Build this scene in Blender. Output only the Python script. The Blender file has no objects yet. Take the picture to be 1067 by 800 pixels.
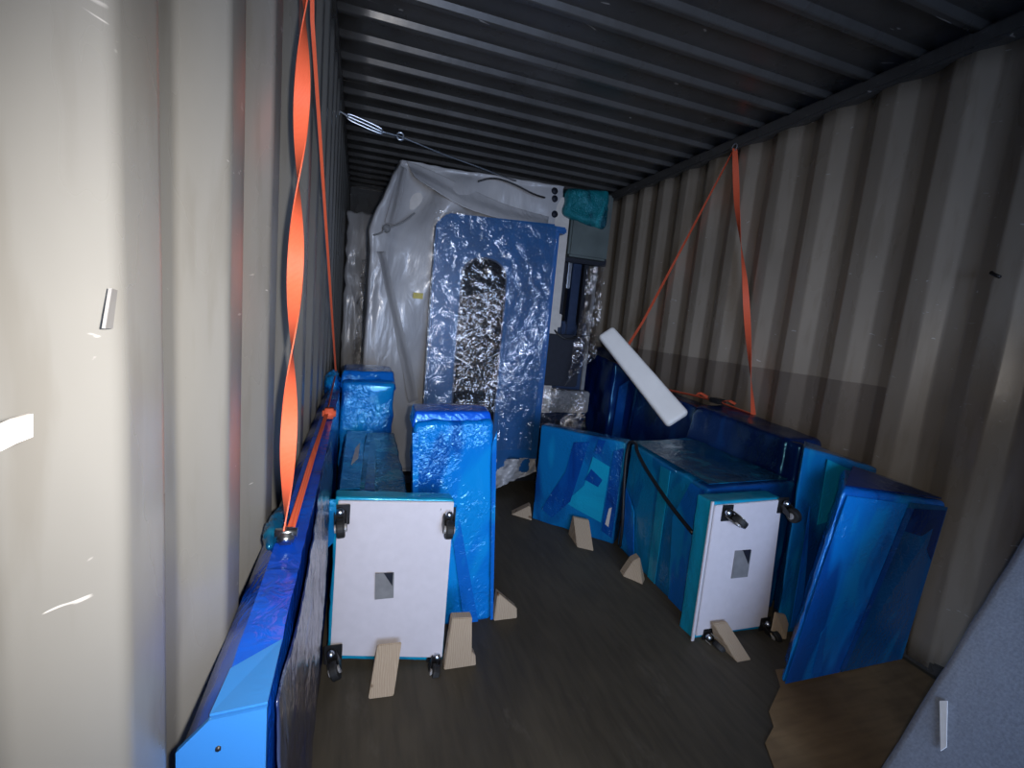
import bpy, bmesh, math, random
from mathutils import Vector, Matrix, noise
S = bpy.context.scene
COL = S.collection
rnd = random.Random(7)

# ---------------------------------------------------------------- camera
CAM = Vector((.155, 0, 1.23)); F = 486.2
RT = Vector((0.94754207, -0.30586647, 0.09278863))
UP = Vector((-0.04499897, 0.15975372, 0.98613074))
FW = Vector((0.31644766, 0.93857576, -0.13760969))
cd = bpy.data.cameras.new('camera'); cam = bpy.data.objects.new('camera', cd); COL.objects.link(cam)
cd.sensor_width = 36; cd.lens = F / 1067 * 36; cd.clip_start = .01
cam.matrix_world = Matrix(((RT.x, UP.x, -FW.x, CAM.x), (RT.y, UP.y, -FW.y, CAM.y), (RT.z, UP.z, -FW.z, CAM.z), (0, 0, 0, 1)))
S.camera = cam
# ---------------------------------------------------------------- light
S.view_settings.view_transform = 'Standard'; S.view_settings.look = 'None'
S.view_settings.gamma = 1; S.view_settings.use_curve_mapping = False
S.view_settings.exposure = 0.0
w = bpy.data.worlds.new('world'); S.world = w; w.use_nodes = True
w.node_tree.nodes['Background'].inputs[0].default_value = (.35, .5, 1, 1)
w.node_tree.nodes['Background'].inputs[1].default_value = .015
def lamp(name, kind, loc, tgt, power, col, **k):
    d = bpy.data.lights.new(name, kind); d.energy = power; d.color = col
    for a, v in k.items(): setattr(d, a, v)
    o = bpy.data.objects.new(name, d); COL.objects.link(o); o.location = loc
    o.rotation_euler = (Vector(tgt) - Vector(loc)).to_track_quat('-Z', 'Y').to_euler()
    return o
# the phone's own torch, beside the lens
lamp('torch_light', 'SPOT', (.20, -.01, 1.25), (.80, 2.6, .62), 68, (1, .93, .86),
     spot_size=math.radians(124), spot_blend=1.0, shadow_soft_size=.012)
# daylight through the open container doors behind the photographer
lamp('door_daylight', 'AREA', (.75, -1.7, 1.05), (1.3, 3.6, .95), 19, (.50, .66, 1),
     shape='RECTANGLE', size=1.7, size_y=1.5, spread=math.radians(70))

# ---------------------------------------------------------------- helpers
def ray(px, py):
    return RT * (px - 533.5) + UP * (400 - py) + FW * F
def at(px, py, x=None, y=None, z=None):
    r = ray(px, py)
    if x is not None: k = (x - CAM.x) / r.x
    elif y is not None: k = (y - CAM.y) / r.y
    else: k = (z - CAM.z) / r.z
    return CAM + r * k
def lin(c):
    return tuple(((v / 255) / 12.92 if v / 255 <= .04045 else ((v / 255 + .055) / 1.055) ** 2.4) for v in c) + (1,)
def mesh(name, bm, m, parent=None, smooth=True):
    me = bpy.data.meshes.new(name); bmesh.ops.recalc_face_normals(bm, faces=bm.faces[:])
    bm.to_mesh(me); bm.free()
    for mm in (m if isinstance(m, (list, tuple)) else [m]): me.materials.append(mm)
    if smooth:
        for p in me.polygons: p.use_smooth = True
    o = bpy.data.objects.new(name, me); COL.objects.link(o)
    if parent: o.parent = parent; o.matrix_parent_inverse = parent.matrix_world.inverted()
    return o
def tag(o, label, cat, group=None):
    o['label'] = label; o['category'] = cat
    if group: o['group'] = group
    return o
def struct(o): o['kind'] = 'structure'; return o
def root(name, loc, label, cat, group=None):
    o = bpy.data.objects.new(name, None); o.location = loc; COL.objects.link(o); o.empty_display_size = .05
    o.matrix_world = Matrix.Translation(loc)
    return tag(o, label, cat, group)
def autosharp(o, ang=35):
    me = o.data; bm = bmesh.new(); bm.from_mesh(me)
    for e in bm.edges:
        if len(e.link_faces) == 2 and e.calc_face_angle(0) > math.radians(ang): e.smooth = False
    bm.to_mesh(me); bm.free(); return o
def box_bm(lo, hi, bm=None, bev=0):
    b = bmesh.new()
    vs = [b.verts.new((x, y, z)) for x in (lo[0], hi[0]) for y in (lo[1], hi[1]) for z in (lo[2], hi[2])]
    for f in ((0, 1, 3, 2), (4, 6, 7, 5), (0, 4, 5, 1), (2, 3, 7, 6), (0, 2, 6, 4), (1, 5, 7, 3)): b.faces.new([vs[i] for i in f])
    bmesh.ops.recalc_face_normals(b, faces=b.faces[:])
    if bev: bmesh.ops.bevel(b, geom=b.edges[:], offset=bev, segments=2, affect='EDGES')
    if bm is None: return b
    return join(bm, b)
def join(bm, b):
    me = bpy.data.meshes.new('t'); b.to_mesh(me); b.free(); bm.from_mesh(me); bpy.data.meshes.remove(me); return bm
def cyl(p, q, r, bm=None, n=16, r2=None):
    p, q = Vector(p), Vector(q); b = bmesh.new()
    bmesh.ops.create_cone(b, cap_ends=True, segments=n, radius1=r, radius2=r if r2 is None else r2, depth=(q - p).length)
    b.transform(Matrix.Translation((p + q) / 2) @ (q - p).to_track_quat('Z', 'Y').to_matrix().to_4x4())
    if bm is None: return b
    return join(bm, b)
def prism(pts, ext, bev=0):
    """polygon pts (3D) extruded along vector ext"""
    b = bmesh.new(); a = [b.verts.new(p) for p in pts]; c = [b.verts.new(Vector(p) + Vector(ext)) for p in pts]
    b.faces.new(a); b.faces.new(c[::-1]); n = len(pts)
    for i in range(n): b.faces.new((a[i], a[(i + 1) % n], c[(i + 1) % n], c[i]))
    bmesh.ops.recalc_face_normals(b, faces=b.faces[:])
    if bev: bmesh.ops.bevel(b, geom=b.edges[:], offset=bev, segments=2, affect='EDGES')
    return b
def crin(p, s=1., seed=0):
    q = Vector(p) * (7 * s) + Vector((seed * 3.1, seed * 1.7, seed))
    r = 0; a = 1
    for k in range(3):
        r += a * (1 - 2 * abs(noise.noise(q))); q = q * 2.1 + Vector((3, 1, 7)); a *= .5
    return r - .8
def wrap(name, c, m, parent=None, rad=.014, amp=.004, n=26, seed=0, s=1.):
    """rounded, slightly crumpled solid from 8 corners c[x][y][z] order: 000,001,010,011,100,101,110,111"""
    c = [Vector(v) for v in c]
    L = [max((c[4] - c[0]).length, (c[5] - c[1]).length), max((c[2] - c[0]).length, (c[6] - c[4]).length), max((c[1] - c[0]).length, (c[5] - c[4]).length)]
    R = [min(.95, 2 * rad / l) for l in L]
    def params(i):
        k = max(4, min(n, int(L[i] / .03)))
        r = R[i]
        return [-1, -1 + r * .3, -1 + r * .65] + [-1 + r + (2 - 2 * r) * j / k for j in range(k + 1)] + [1 - r * .65, 1 - r * .3, 1]
    PR = [params(0), params(1), params(2)]
    b = bmesh.new(); cache = {}
    def V(p):
        key = tuple(round(x, 5) for x in p)
        if key in cache: return cache[key]
        inner = [max(-1 + R[i], min(1 - R[i], p[i])) for i in range(3)]
        d = Vector([(p[i] - inner[i]) / R[i] for i in range(3)])
        if d.length > 1e-6: d = d.normalized()
        q = [inner[i] + d[i] * R[i] for i in range(3)]
        t = [(x + 1) / 2 for x in q]; w = Vector((0, 0, 0))
        for i in range(8):
            f = 1
            for a in range(3): f *= t[a] if (i >> (2 - a)) & 1 else 1 - t[a]
            w += c[i] * f
        cache[key] = b.verts.new(w); return cache[key]
    for ax in range(3):
        u, v = [i for i in range(3) if i != ax]
        for sg in (-1, 1):
            for i in range(len(PR[u]) - 1):
                for j in range(len(PR[v]) - 1):
                    q = []
                    for (a, d) in ((i, j), (i + 1, j), (i + 1, j + 1), (i, j + 1)):
                        p = [0, 0, 0]; p[ax] = sg; p[u] = PR[u][a]; p[v] = PR[v][d]; q.append(V(p))
                    try: b.faces.new(q)
                    except ValueError: pass
    bmesh.ops.recalc_face_normals(b, faces=b.faces[:]); b.normal_update()
    for v in b.verts:
        v.co += v.normal * amp * crin(v.co, s, seed)
    return mesh(name, b, m, parent)
def bx8(x0, x1, y0, y1, z0, z1):
    return [(x, y, z) for x in (x0, x1) for y in (y0, y1) for z in (z0, z1)]
def patch(name, O, U, V, poly, m, parent, off=.004, amp=.0, seed=0):
    """thin film piece on the face O + u U + v V"""
    O, U, V = Vector(O), Vector(U), Vector(V); N = U.cross(V).normalized()
    if N.dot(CAM - O) < 0: N = -N
    pts = [O + U * a + V * d + N * off for a, d in poly]
    return mesh(name, prism(pts, -N * .0035), m, parent, smooth=False)
def ribbon(name, pts, width, m, parent=None, side=(1, 0, 0), twist=lambda t: 0, th=.002, n=60):
    pts = [Vector(p) for p in pts]; acc = [0]
    for a, c in zip(pts, pts[1:]): acc.append(acc[-1] + (c - a).length)
    b = bmesh.new(); rows = []
    for i in range(n + 1):
        t = i / n; s = t * acc[-1]; k = 0
        while k < len(pts) - 2 and acc[k + 1] < s: k += 1
        f = (s - acc[k]) / max(1e-9, acc[k + 1] - acc[k]); p = pts[k].lerp(pts[k + 1], f); T = (pts[k + 1] - pts[k]).normalized()
        sd = Vector(side) - T * Vector(side).dot(T); sd.normalize(); nn = T.cross(sd); a = twist(t)
        wv = sd * math.cos(a) + nn * math.sin(a); tv = T.cross(wv)
        W = width(t) if callable(width) else width
        rows.append([b.verts.new(p + wv * W / 2 * e + tv * th / 2 * g) for e, g in ((-1, -1), (1, -1), (1, 1), (-1, 1))])
    for r, q in zip(rows, rows[1:]):
        for j in range(4): b.faces.new((r[j], r[(j + 1) % 4], q[(j + 1) % 4], q[j]))
    b.faces.new(rows[0]); b.faces.new(rows[-1][::-1])
    return autosharp(mesh(name, b, m, parent), 50)
def tube(name, pts, r, m, parent=None, n=8, sub=8):
    pts = [Vector(p) for p in pts]; P = [pts[0]] + pts + [pts[-1]]; path = []
    for i in range(1, len(P) - 2):
        for k in range(sub):
            t = k / sub; a, b_, c, d = P[i - 1:i + 3]
            path.append(.5 * ((2 * b_) + (-a + c) * t + (2 * a - 5 * b_ + 4 * c - d) * t * t + (-a + 3 * b_ - 3 * c + d) * t ** 3))
    path.append(pts[-1]); b = bmesh.new(); rows = []
    for i, p in enumerate(path):
        T = (path[min(i + 1, len(path) - 1)] - path[max(i - 1, 0)]).normalized()
        A = T.orthogonal().normalized() if i == 0 else (A - T * A.dot(T)).normalized(); B = T.cross(A)
        rows.append([b.verts.new(p + (A * math.cos(2 * math.pi * j / n) + B * math.sin(2 * math.pi * j / n)) * r) for j in range(n)])
    for q, s in zip(rows, rows[1:]):
        for j in range(n): b.faces.new((q[j], q[(j + 1) % n], s[(j + 1) % n], s[j]))
    b.faces.new(rows[0]); b.faces.new(rows[-1][::-1])
    return mesh(name, b, m, parent)
def sheet(name, grid, m, parent=None, amp=.0, s=1., seed=0, th=.003, up=10):
    """smooth surface through a coarse grid of points"""
    rows, cols = len(grid), len(grid[0]); G = [[Vector(p) for p in r] for r in grid]
    def cr(a, b_, c, d, t): return .5 * ((2 * b_) + (-a + c) * t + (2 * a - 5 * b_ + 4 * c - d) * t * t + (-a + 3 * b_ - 3 * c + d) * t ** 3)
    def g(i, j): return G[max(0, min(rows - 1, i))][max(0, min(cols - 1, j))]
    b = bmesh.new(); VV = []
    for I in range((rows - 1) * up + 1):
        i = min(I // up, rows - 2); t = I / up - i; r = []
        for J in range((cols - 1) * up + 1):
            j = min(J // up, cols - 2); q = J / up - j
            c = [cr(*[g(i + a, j + d) for a in (-1, 0, 1, 2)], t) for d in (-1, 0, 1, 2)]
            r.append(b.verts.new(cr(*c, q)))
        VV.append(r)
    for r, q in zip(VV, VV[1:]):
        for k in range(len(r) - 1): b.faces.new((r[k], r[k + 1], q[k + 1], q[k]))
    bmesh.ops.recalc_face_normals(b, faces=b.faces[:]); b.normal_update()
    for v in b.verts: v.co += v.normal * amp * crin(v.co, s, seed)
    o = mesh(name, b, m, parent)
    md = o.modifiers.new('thick', 'SOLIDIFY'); md.thickness = th; md.offset = 0
    return o

# ---------------------------------------------------------------- materials
class NT:
    def __init__(s, name):
        s.m = bpy.data.materials.new(name); s.m.use_nodes = True; s.t = s.m.node_tree
        s.b = s.t.nodes['Principled BSDF']; s.out = s.t.nodes['Material Output']
    def n(s, k, **i):
        x = s.t.nodes.new(k)
        for a, v in i.items():
            if a in x.inputs.keys() or a.replace('_', ' ') in x.inputs.keys():
                x.inputs[a if a in x.inputs.keys() else a.replace('_', ' ')].default_value = v
            else: setattr(x, a, v)
        return x
    def l(s, a, b): s.t.links.new(a, b)
    def pos(s, sc=(1, 1, 1)):
        g = s.n('ShaderNodeNewGeometry'); mp = s.n('ShaderNodeMapping'); mp.inputs['Scale'].default_value = sc
        s.l(g.outputs['Position'], mp.inputs[0]); return mp.outputs[0]
    def noise(s, scale, sc=(1, 1, 1), det=4, dist=0, rough=.5):
        x = s.n('ShaderNodeTexNoise', Scale=scale, Detail=det, Distortion=dist, Roughness=rough); s.l(s.pos(sc), x.inputs['Vector']); return x.outputs['Fac']
    def ramp(s, fac, stops):
        r = s.n('ShaderNodeValToRGB'); e = r.color_ramp.elements
        while len(e) < len(stops): e.new(.5)
        for k, (p, c) in zip(e, stops): k.position = p; k.color = c if len(c) == 4 else tuple(c) + (1,)
        s.l(fac, r.inputs[0]); return r.outputs[0]
    def mix(s, f, a, b, mode='MIX'):
        x = s.n('ShaderNodeMix', data_type='RGBA', blend_type=mode)
        for v, i in ((f, 0), (a, 6), (b, 7)):
            if isinstance(v, bpy.types.NodeSocket): s.l(v, x.inputs[i])
            else: x.inputs[i].default_value = v
        return x.outputs[2]
    def bump(s, h, strength, dist=.01, prev=None):
        x = s.n('ShaderNodeBump', Strength=strength, Distance=dist); s.l(h, x.inputs['Height'])
        if prev is not None: s.l(prev, x.inputs['Normal'])
        return x.outputs[0]
    def fin(s, col=None, rough=.5, spec=.5, nrm=None, metal=0, coat=0, coatr=.1, trans=0):
        if isinstance(col, bpy.types.NodeSocket): s.l(col, s.b.inputs['Base Color'])
        elif col: s.b.inputs['Base Color'].default_value = col
        if isinstance(rough, bpy.types.NodeSocket): s.l(rough, s.b.inputs['Roughness'])
        else: s.b.inputs['Roughness'].default_value = rough
        s.b.inputs['Specular IOR Level'].default_value = spec; s.b.inputs['Metallic'].default_value = metal
        s.b.inputs['Coat Weight'].default_value = coat; s.b.inputs['Coat Roughness'].default_value = coatr
        if nrm is not None: s.l(nrm, s.b.inputs['Normal']); s.l(nrm, s.b.inputs['Coat Normal'])
        return s.m
def plain(name, c, rough=.5, spec=.5, metal=0, sc=30, var=.12, bump=.1):
    t = NT(name); c = tuple(c)[:3]; f = t.noise(sc)
    col = t.ramp(f, [(.3, tuple(v * (1 - var) for v in c)), (.7, tuple(min(1, v * (1 + var)) for v in c))])
    return t.fin(col, rough, spec, t.bump(f, bump, .002), metal)
def film(name, a, b, c, s=1.0, rough=.17, bumps=.55, fine=1.0, stretch=(1, 1, .45), coat=.7):
    """tinted stretch film: overlapping layers change its tint, crumples catch the light"""
    t = NT(name)
    f = t.noise(3.2 * s, stretch, 2, 1.2)
    col = t.ramp(f, [(.36, a), (.46, b), (.56, b), (.62, c)])
    n1 = t.noise(6 * s, (1, 1, .6), 2, 1.2); n2 = t.noise(34 * s, (1, 1, 1), 3, 1.4)
    w = t.noise(4.5, (1, 1, 1), 1); wm = t.ramp(w, [(.36, (.08,) * 3), (.54, (1, 1, 1))])
    nn2 = t.mix(wm, (.5, .5, .5, 1), n2)
    h = t.bump(n1, bumps * .5, .015); h = t.bump(nn2, bumps * fine, .009, h)
    t.b.inputs['Specular Tint'].default_value = (.25, .75, 1, 1)
    return t.fin(col, rough, .9, h, coat=coat * .22, coatr=.07)
M = {}
# painted corrugated steel
def steel(name, base, patch=False):
    t = NT(name)
    f = t.noise(2.2, (1, 1, .5), 5, .3); g = t.noise(28, (1, 1, .15), 4)
    c = t.ramp(f, [(.3, tuple(v * .82 for v in base)), (.7, tuple(v * 1.12 for v in base))])
    st = t.ramp(g, [(.34, (.72, .68, .62)), (.46, (1, 1, 1))])
    c = t.mix(.35, c, st, 'MULTIPLY')
    sp = t.noise(9, (1, 1, 1), 6, 0, .7); r = t.ramp(sp, [(.70, (0, 0, 0)), (.74, (1, 1, 1))])
    c = t.mix(r, c, (.07, .045, .03, 1))
    sc = t.noise(14, (.3, 1.3, 4.), 2, 1.2); r2 = t.ramp(sc, [(.735, (0, 0, 0)), (.76, (.55, .55, .55))]); c = t.mix(r2, c, (.75, .74, .72, 1))
    if patch:  # base tone darker below a set height, from a set depth onward
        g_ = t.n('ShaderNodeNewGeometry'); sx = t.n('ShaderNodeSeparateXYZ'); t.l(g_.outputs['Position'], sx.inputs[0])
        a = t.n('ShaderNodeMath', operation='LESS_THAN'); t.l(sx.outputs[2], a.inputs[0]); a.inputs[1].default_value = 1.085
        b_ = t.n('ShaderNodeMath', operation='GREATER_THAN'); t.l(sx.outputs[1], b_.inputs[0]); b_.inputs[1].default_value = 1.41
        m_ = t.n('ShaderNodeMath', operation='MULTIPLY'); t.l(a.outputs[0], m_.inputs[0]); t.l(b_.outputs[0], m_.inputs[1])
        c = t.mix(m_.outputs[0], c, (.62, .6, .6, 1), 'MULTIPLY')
    rr = t.ramp(t.noise(6, (1, 1, .4)), [(.3, (.24, .24, .24)), (.7, (.38, .38, .38))])
    return t.fin(c, rr, .5, t.bump(t.noise(60), .06, .002, t.bump(t.noise(5, (1, 1, .6), 3), .25, .01)))
M['steel'] = steel('painted_steel', (.215, .215, .205))
M['steel_r'] = steel('painted_steel_darker_low', (.30, .255, .20), True)
M['roof'] = steel('roof_steel', (.085, .083, .08))
# floor
t = NT('plywood_floor')
f = t.noise(1.6, (1, .5, 1), 5, .6); g = t.noise(40, (1, .12, 1), 4); d = t.noise(7, (1, .35, 1), 6, .5, .65)
c = t.ramp(f, [(.3, (.045, .039, .029)), (.7, (.095, .082, .060))])
c = t.mix(.5, c, t.ramp(g, [(.3, (.6, .58, .55)), (.6, (1.1, 1.08, 1.0))]), 'MULTIPLY')
c = t.mix(t.ramp(d, [(.60, (0, 0, 0)), (.75, (.35, .35, .35))]), c, (.16, .145, .12, 1))
M['floor'] = t.fin(c, .6, .3, t.bump(g, .15, .004, t.bump(d, .1, .01)))
t = NT('raw_plywood')
f = t.noise(3, (1, .6, 1), 5, 1.); g = t.noise(50, (.15, 1, 1), 4)
c = t.ramp(f, [(.3, (.15, .10, .055)), (.7, (.27, .185, .10))])
c = t.mix(.4, c, t.ramp(g, [(.3, (.6, .58, .55)), (.6, (1.1, 1.08, 1.0))]), 'MULTIPLY')
M['ply'] = t.fin(c, .7, .2, t.bump(g, .2, .003))
t = NT('raw_pine')
wv = t.n('ShaderNodeTexWave', Scale=45.0, Distortion=7.0, Detail=3.0); t.l(t.pos((1, .4, .25)), wv.inputs['Vector'])
c = t.ramp(wv.outputs['Fac'], [(.1, (.37, .28, .19)), (.9, (.43, .34, .24))])
k = t.noise(16, (1, 1, 1), 2); c = t.mix(t.ramp(k, [(.68, (0, 0, 0)), (.73, (1, 1, 1))]), c, (.13, .07, .035, 1))
M['pine'] = t.fin(c, .65, .3, t.bump(wv.outputs['Fac'], .1, .002))
# films
NV, BL, CY = (.004, .022, .12), (.003, .10, .42), (.004, .21, .44)
M['film_bright'] = film('bright_blue_film', (.003, .08, .36), (.003, .19, .62), (.004, .25, .66), 1.0, .16, .9)
M['film_mid'] = film('blue_film', (.003, .035, .21), (.004, .13, .52), (.005, .22, .56), 1.2)
M['film_teal'] = film('turquoise_film', (.004, .05, .20), (.004, .13, .34), (.005, .20, .42), 1.1, .15, .5)
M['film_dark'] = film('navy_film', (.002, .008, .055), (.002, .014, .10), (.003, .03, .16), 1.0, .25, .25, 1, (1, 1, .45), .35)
M['film_crate'] = film('royal_blue_film', (.003, .018, .17), (.004, .055, .46), (.004, .09, .60), .8, .2, .5)
M['film_end'] = film('sky_blue_film', (.025, .13, .40), (.03, .16, .46), (.03, .17, .48), .8, .35, .12)
M['film_deepteal'] = film('deep_teal_film', (.003, .03, .075), (.003, .06, .14), (.005, .12, .2), 1.5, .16, .55)
M['film_ocean'] = film('ocean_film', (.003, .04, .14), (.003, .065, .19), (.004, .11, .26), 1.2, .2, .5)
M['film_cyan'] = film('cyan_film', (.005, .20, .36), (.007, .27, .44), (.007, .29, .46), 1.5, .2, .3)
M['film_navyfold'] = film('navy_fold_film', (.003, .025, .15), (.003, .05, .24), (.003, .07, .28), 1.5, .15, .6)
t = NT('hazy_side_film')
f = t.noise(5, (1, 1, .4), 4, 1.5); c = t.ramp(f, [(.35, (.004, .010, .06)), (.58, (.008, .018, .08)), (.74, (.07, .09, .14))])
n1 = t.noise(14, (1, 1, .5), 3, 1.5); M['film_haze'] = t.fin(c, .22, .6, t.bump(n1, .5, .02), coat=.4)
# clear film: a see-through skin with glossy crumples
def clear(name, amount, tint, s=1., bumps=.8, op=.0):
    t = NT(name)
    n1 = t.noise(9 * s, (1, 1, .7), 3, 1.8); n2 = t.noise(30 * s, (1, 1, 1), 2, 1.2)
    h = t.bump(n1, bumps, .014); h = t.bump(n2, bumps, .0045, h)
    tr = t.n('ShaderNodeBsdfTransparent'); gl = t.n('ShaderNodeBsdfGlossy', Roughness=.12); gl.inputs['Color'].default_value = tint
    df = t.n('ShaderNodeBsdfDiffuse'); df.inputs['Color'].default_value = (.75, .78, .85, 1)
    t.l(h, gl.inputs['Normal'])
    m1 = t.n('ShaderNodeMixShader'); m2 = t.n('ShaderNodeMixShader')
    cr_ = t.noise(13 * s, (1, 1, 1.3), 3, 2.5)
    mask = t.ramp(cr_, [(.46, (.012,) * 3), (.50, (amount,) * 3), (.53, (amount,) * 3), (.57, (.012,) * 3)])
    t.l(mask, m1.inputs[0]); t.l(tr.outputs[0], m1.inputs[1]); t.l(gl.outputs[0], m1.inputs[2])
    m2.inputs[0].default_value = op; t.l(m1.outputs[0], m2.inputs[1]); t.l(df.outputs[0], m2.inputs[2])
    t.l(m2.outputs[0], t.out.inputs[0]); return t.m
M['clear'] = clear('clear_stretch_film', .07, (1, 1, 1, 1), 1.1, .8, .006)
M['clear_foil'] = clear('crumpled_clear_film', .42, (1, .93, .88, 1), 2.0, 1., .004)
# milky plastic sheet
t = NT('milky_sheet')
f = t.noise(2.5, (1, 1, .4), 4, 1.); c = t.ramp(f, [(.3, (.32, .32, .33)), (.7, (.50, .49, .48))])
h = t.bump(t.noise(2.5, (1, 1, .35), 2, 2.0), .5, .05); h = t.bump(t.noise(12, (1, 1, .3), 2, 2.5), .12, .02, h)
M['milky'] = t.fin(c, .38, .5, h, coat=.25, coatr=.15)
M['white'] = plain('white_laminate', (.60, .57, .60), .45, .4, var=.03, bump=.02)
M['cream'] = plain('cream_paint', (.50, .47, .43), .45, .4, var=.06)
M['door_blue'] = plain('blue_panel_paint', (.006, .075, .22), .35, .5, var=.15, sc=8)
M['door_side'] = plain('blue_panel_edge_paint', (.008, .085, .27), .4, .5)
M['black'] = plain('black_plastic', (.012, .012, .013), .4, .5)
M['glass'] = plain('black_window', (.006, .006, .008), .12, .6)
M['dark'] = plain('dark_recess', (.012, .014, .022), .6, .3)
M['navy'] = plain('navy_machine_paint', (.008, .022, .06), .4, .5)
M['metal'] = plain('zinc_metal', (.55, .6, .66), .3, .5, 1, var=.1)
M['grey'] = plain('grey_metal', (.20, .20, .20), .5, .4, 0)
M['greygreen'] = plain('grey_green_cover', (.085, .105, .10), .45, .4, var=.2, sc=6)
M['tealbag'] = film('teal_bag_film', (.003, .05, .07), (.006, .13, .15), (.01, .20, .23), 2, .2, 1.2)
M['rubber'] = plain('black_rubber', (.015, .015, .015), .6, .4)
M['hub'] = plain('grey_hub', (.35, .34, .33), .35, .5, .2)
M['foam'] = plain('white_foam', (.93, .90, .84), .6, .3, var=.03, sc=12)
M['tape'] = plain('white_tape', (.85, .83, .80), .5, .4, var=.04)
M['yellow'] = plain('yellow_sticker', (.5, .4, .05), .5)
t = NT('orange_webbing')
wv = t.n('ShaderNodeTexWave', Scale=160.0, Distortion=.3); wv.bands_direction = 'Z'; t.l(t.pos(), wv.inputs['Vector'])
c = t.ramp(wv.outputs['Fac'], [(.0, (.85, .12, .05)), (1., (.97, .18, .08))])
M['strap'] = t.fin(c, .55, .4, t.bump(wv.outputs['Fac'], .3, .002))
t = NT('grey_blue_felt')
f = t.noise(1.8, (1, 1, 1), 4, .4); g = t.noise(160, (1, 1, 1), 3)
c = t.ramp(f, [(.3, (.26, .29, .35)), (.7, (.36, .40, .47))]); c = t.mix(.4, c, t.ramp(g, [(.3, (.6, .6, .6)), (.7, (1.25, 1.25, 1.25))]), 'MULTIPLY')
M['felt'] = t.fin(c, .9, .2, t.bump(g, .25, .002, t.bump(t.noise(5), .2, .02)))

# ---------------------------------------------------------------- container
Y0, Y1 = -.9, 5.7
def corr_wall(name, x, sgn, y_start, flip, m):
    """corrugated side wall; inner ridges at x, recesses 36 mm outward"""
    prof = []; y = y_start
    while y < Y1:
        prof += [(y, 0), (y + .072, 0), (y + .140, .036), (y + .210, .036)]; y += .278
    pts = []
    for (a, d) in prof:
        if Y0 - .01 <= a <= Y1: pts.append((x + sgn * d, a))
    b = bmesh.new(); nz = 24
    # soften bends
    path = []
    for i, p in enumerate(pts):
        p = Vector((p[0], p[1]))
        if 0 < i < len(pts) - 1:
            a = Vector(pts[i - 1]); c = Vector(pts[i + 1]); r = .009
            u = p + (a - p).normalized() * r; v = p + (c - p).normalized() * r
            for t_ in (0, .25, .5, .75, 1): path.append(u.lerp(p, t_).lerp(p.lerp(v, t_), t_))
        else: path.append(p)
    rows = [[b.verts.new((p.x, p.y, .02 + 2.40 * k / nz)) for p in path] for k in range(nz + 1)]
    for r, q in zip(rows, rows[1:]):
        for j in range(len(r) - 1): b.faces.new((r[j], r[j + 1], q[j + 1], q[j]))
    for v in b.verts: v.co.x += .0018 * noise.noise(v.co * 2.3)
    o = mesh(name, b, m); md = o.modifiers.new('thick', 'SOLIDIFY'); md.thickness = .002
    return struct(o)
corr_wall('wall_left', 0, -1, .386 - .278 * 5, False, M['steel'])
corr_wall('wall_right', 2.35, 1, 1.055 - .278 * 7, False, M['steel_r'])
# roof: shallow corrugations running across
b = bmesh.new(); path = []; y = 1.53 - .208 * 12
while y < Y1:
    path += [(y - .010, 2.500), (y - .006, 2.499), (y + .006, 2.477), (y + .010, 2.475), (y + .030, 2.475), (y + .034, 2.477), (y + .046, 2.499), (y + .050, 2.500)]; y += .208
nx = 12
rows = [[b.verts.new((-.06 + 2.47 * k / nx, p[0], p[1] + .004 * math.sin(math.pi * k / nx))) for p in path] for k in range(nx + 1)]
for r, q in zip(rows, rows[1:]):
    for j in range(len(r) - 1): b.faces.new((r[j], r[j + 1], q[j + 1], q[j]))
o = autosharp(mesh('ceiling', b, M['roof']), 12); o.modifiers.new('thick', 'SOLIDIFY').thickness = .003; struct(o)
struct(mesh('floor', box_bm((-.06, Y0, -.03), (2.42, Y1, 0)), M['floor'], smooth=False))
struct(mesh('wall_back', box_bm((-.06, Y1 - .02, -.03), (2.42, Y1 + .03, 2.52)), M['roof'], smooth=False))
# top side rails: rounded steel sections
for nm, x0, x1, s in (('trim_1', 2.325, 2.41, 1), ('trim_2', -.06, .008, -1)):
    struct(mesh(nm, box_bm((x0, Y0, 2.405), (x1, Y1, 2.478), bev=.012), M['roof'], smooth=False))
for nm, x0, x1 in (('trim_3', 2.352, 2.41), ('trim_4', -.06, -.002)):
    struct(mesh(nm, box_bm((x0, Y0, 0), (x1, Y1, .05), bev=.006), M['roof'], smooth=False))
# raw plywood sheet on the floor, right front
pts = [at(813, 716, z=0), at(801, 742, z=0), at(806, 758, z=0), at(797, 775, z=0), at(808, 805, z=0), (1.25, .55, 0), (2.33, .5, 0), (2.33, 1.16, 0), (2.1, 1.17, 0), (1.72, 1.19, 0)]
pts = [Vector((p[0], p[1], .001)) for p in pts]
tag(mesh('plywood_sheet', prism(pts, (0, 0, .003)), M['ply'], smooth=False), 'brown raw plywood sheet lying flat on the floor in the right foreground', 'plywood sheet')

# ---------------------------------------------------------------- machine at the back
MY = 3.2
mc = root('wrapped_machine', (1.1, MY, 0), 'tall machine wrapped in milky and clear plastic at the far end of the container', 'machine')
mesh('body', box_bm((.42, MY + .12, .06), (1.46, 4.6, 2.10), bev=.02), M['cream'], mc, False)
mesh('base', box_bm((.45, MY + .05, 0), (1.85, 4.55, .06), bev=.005), M['dark'], mc, False)
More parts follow.
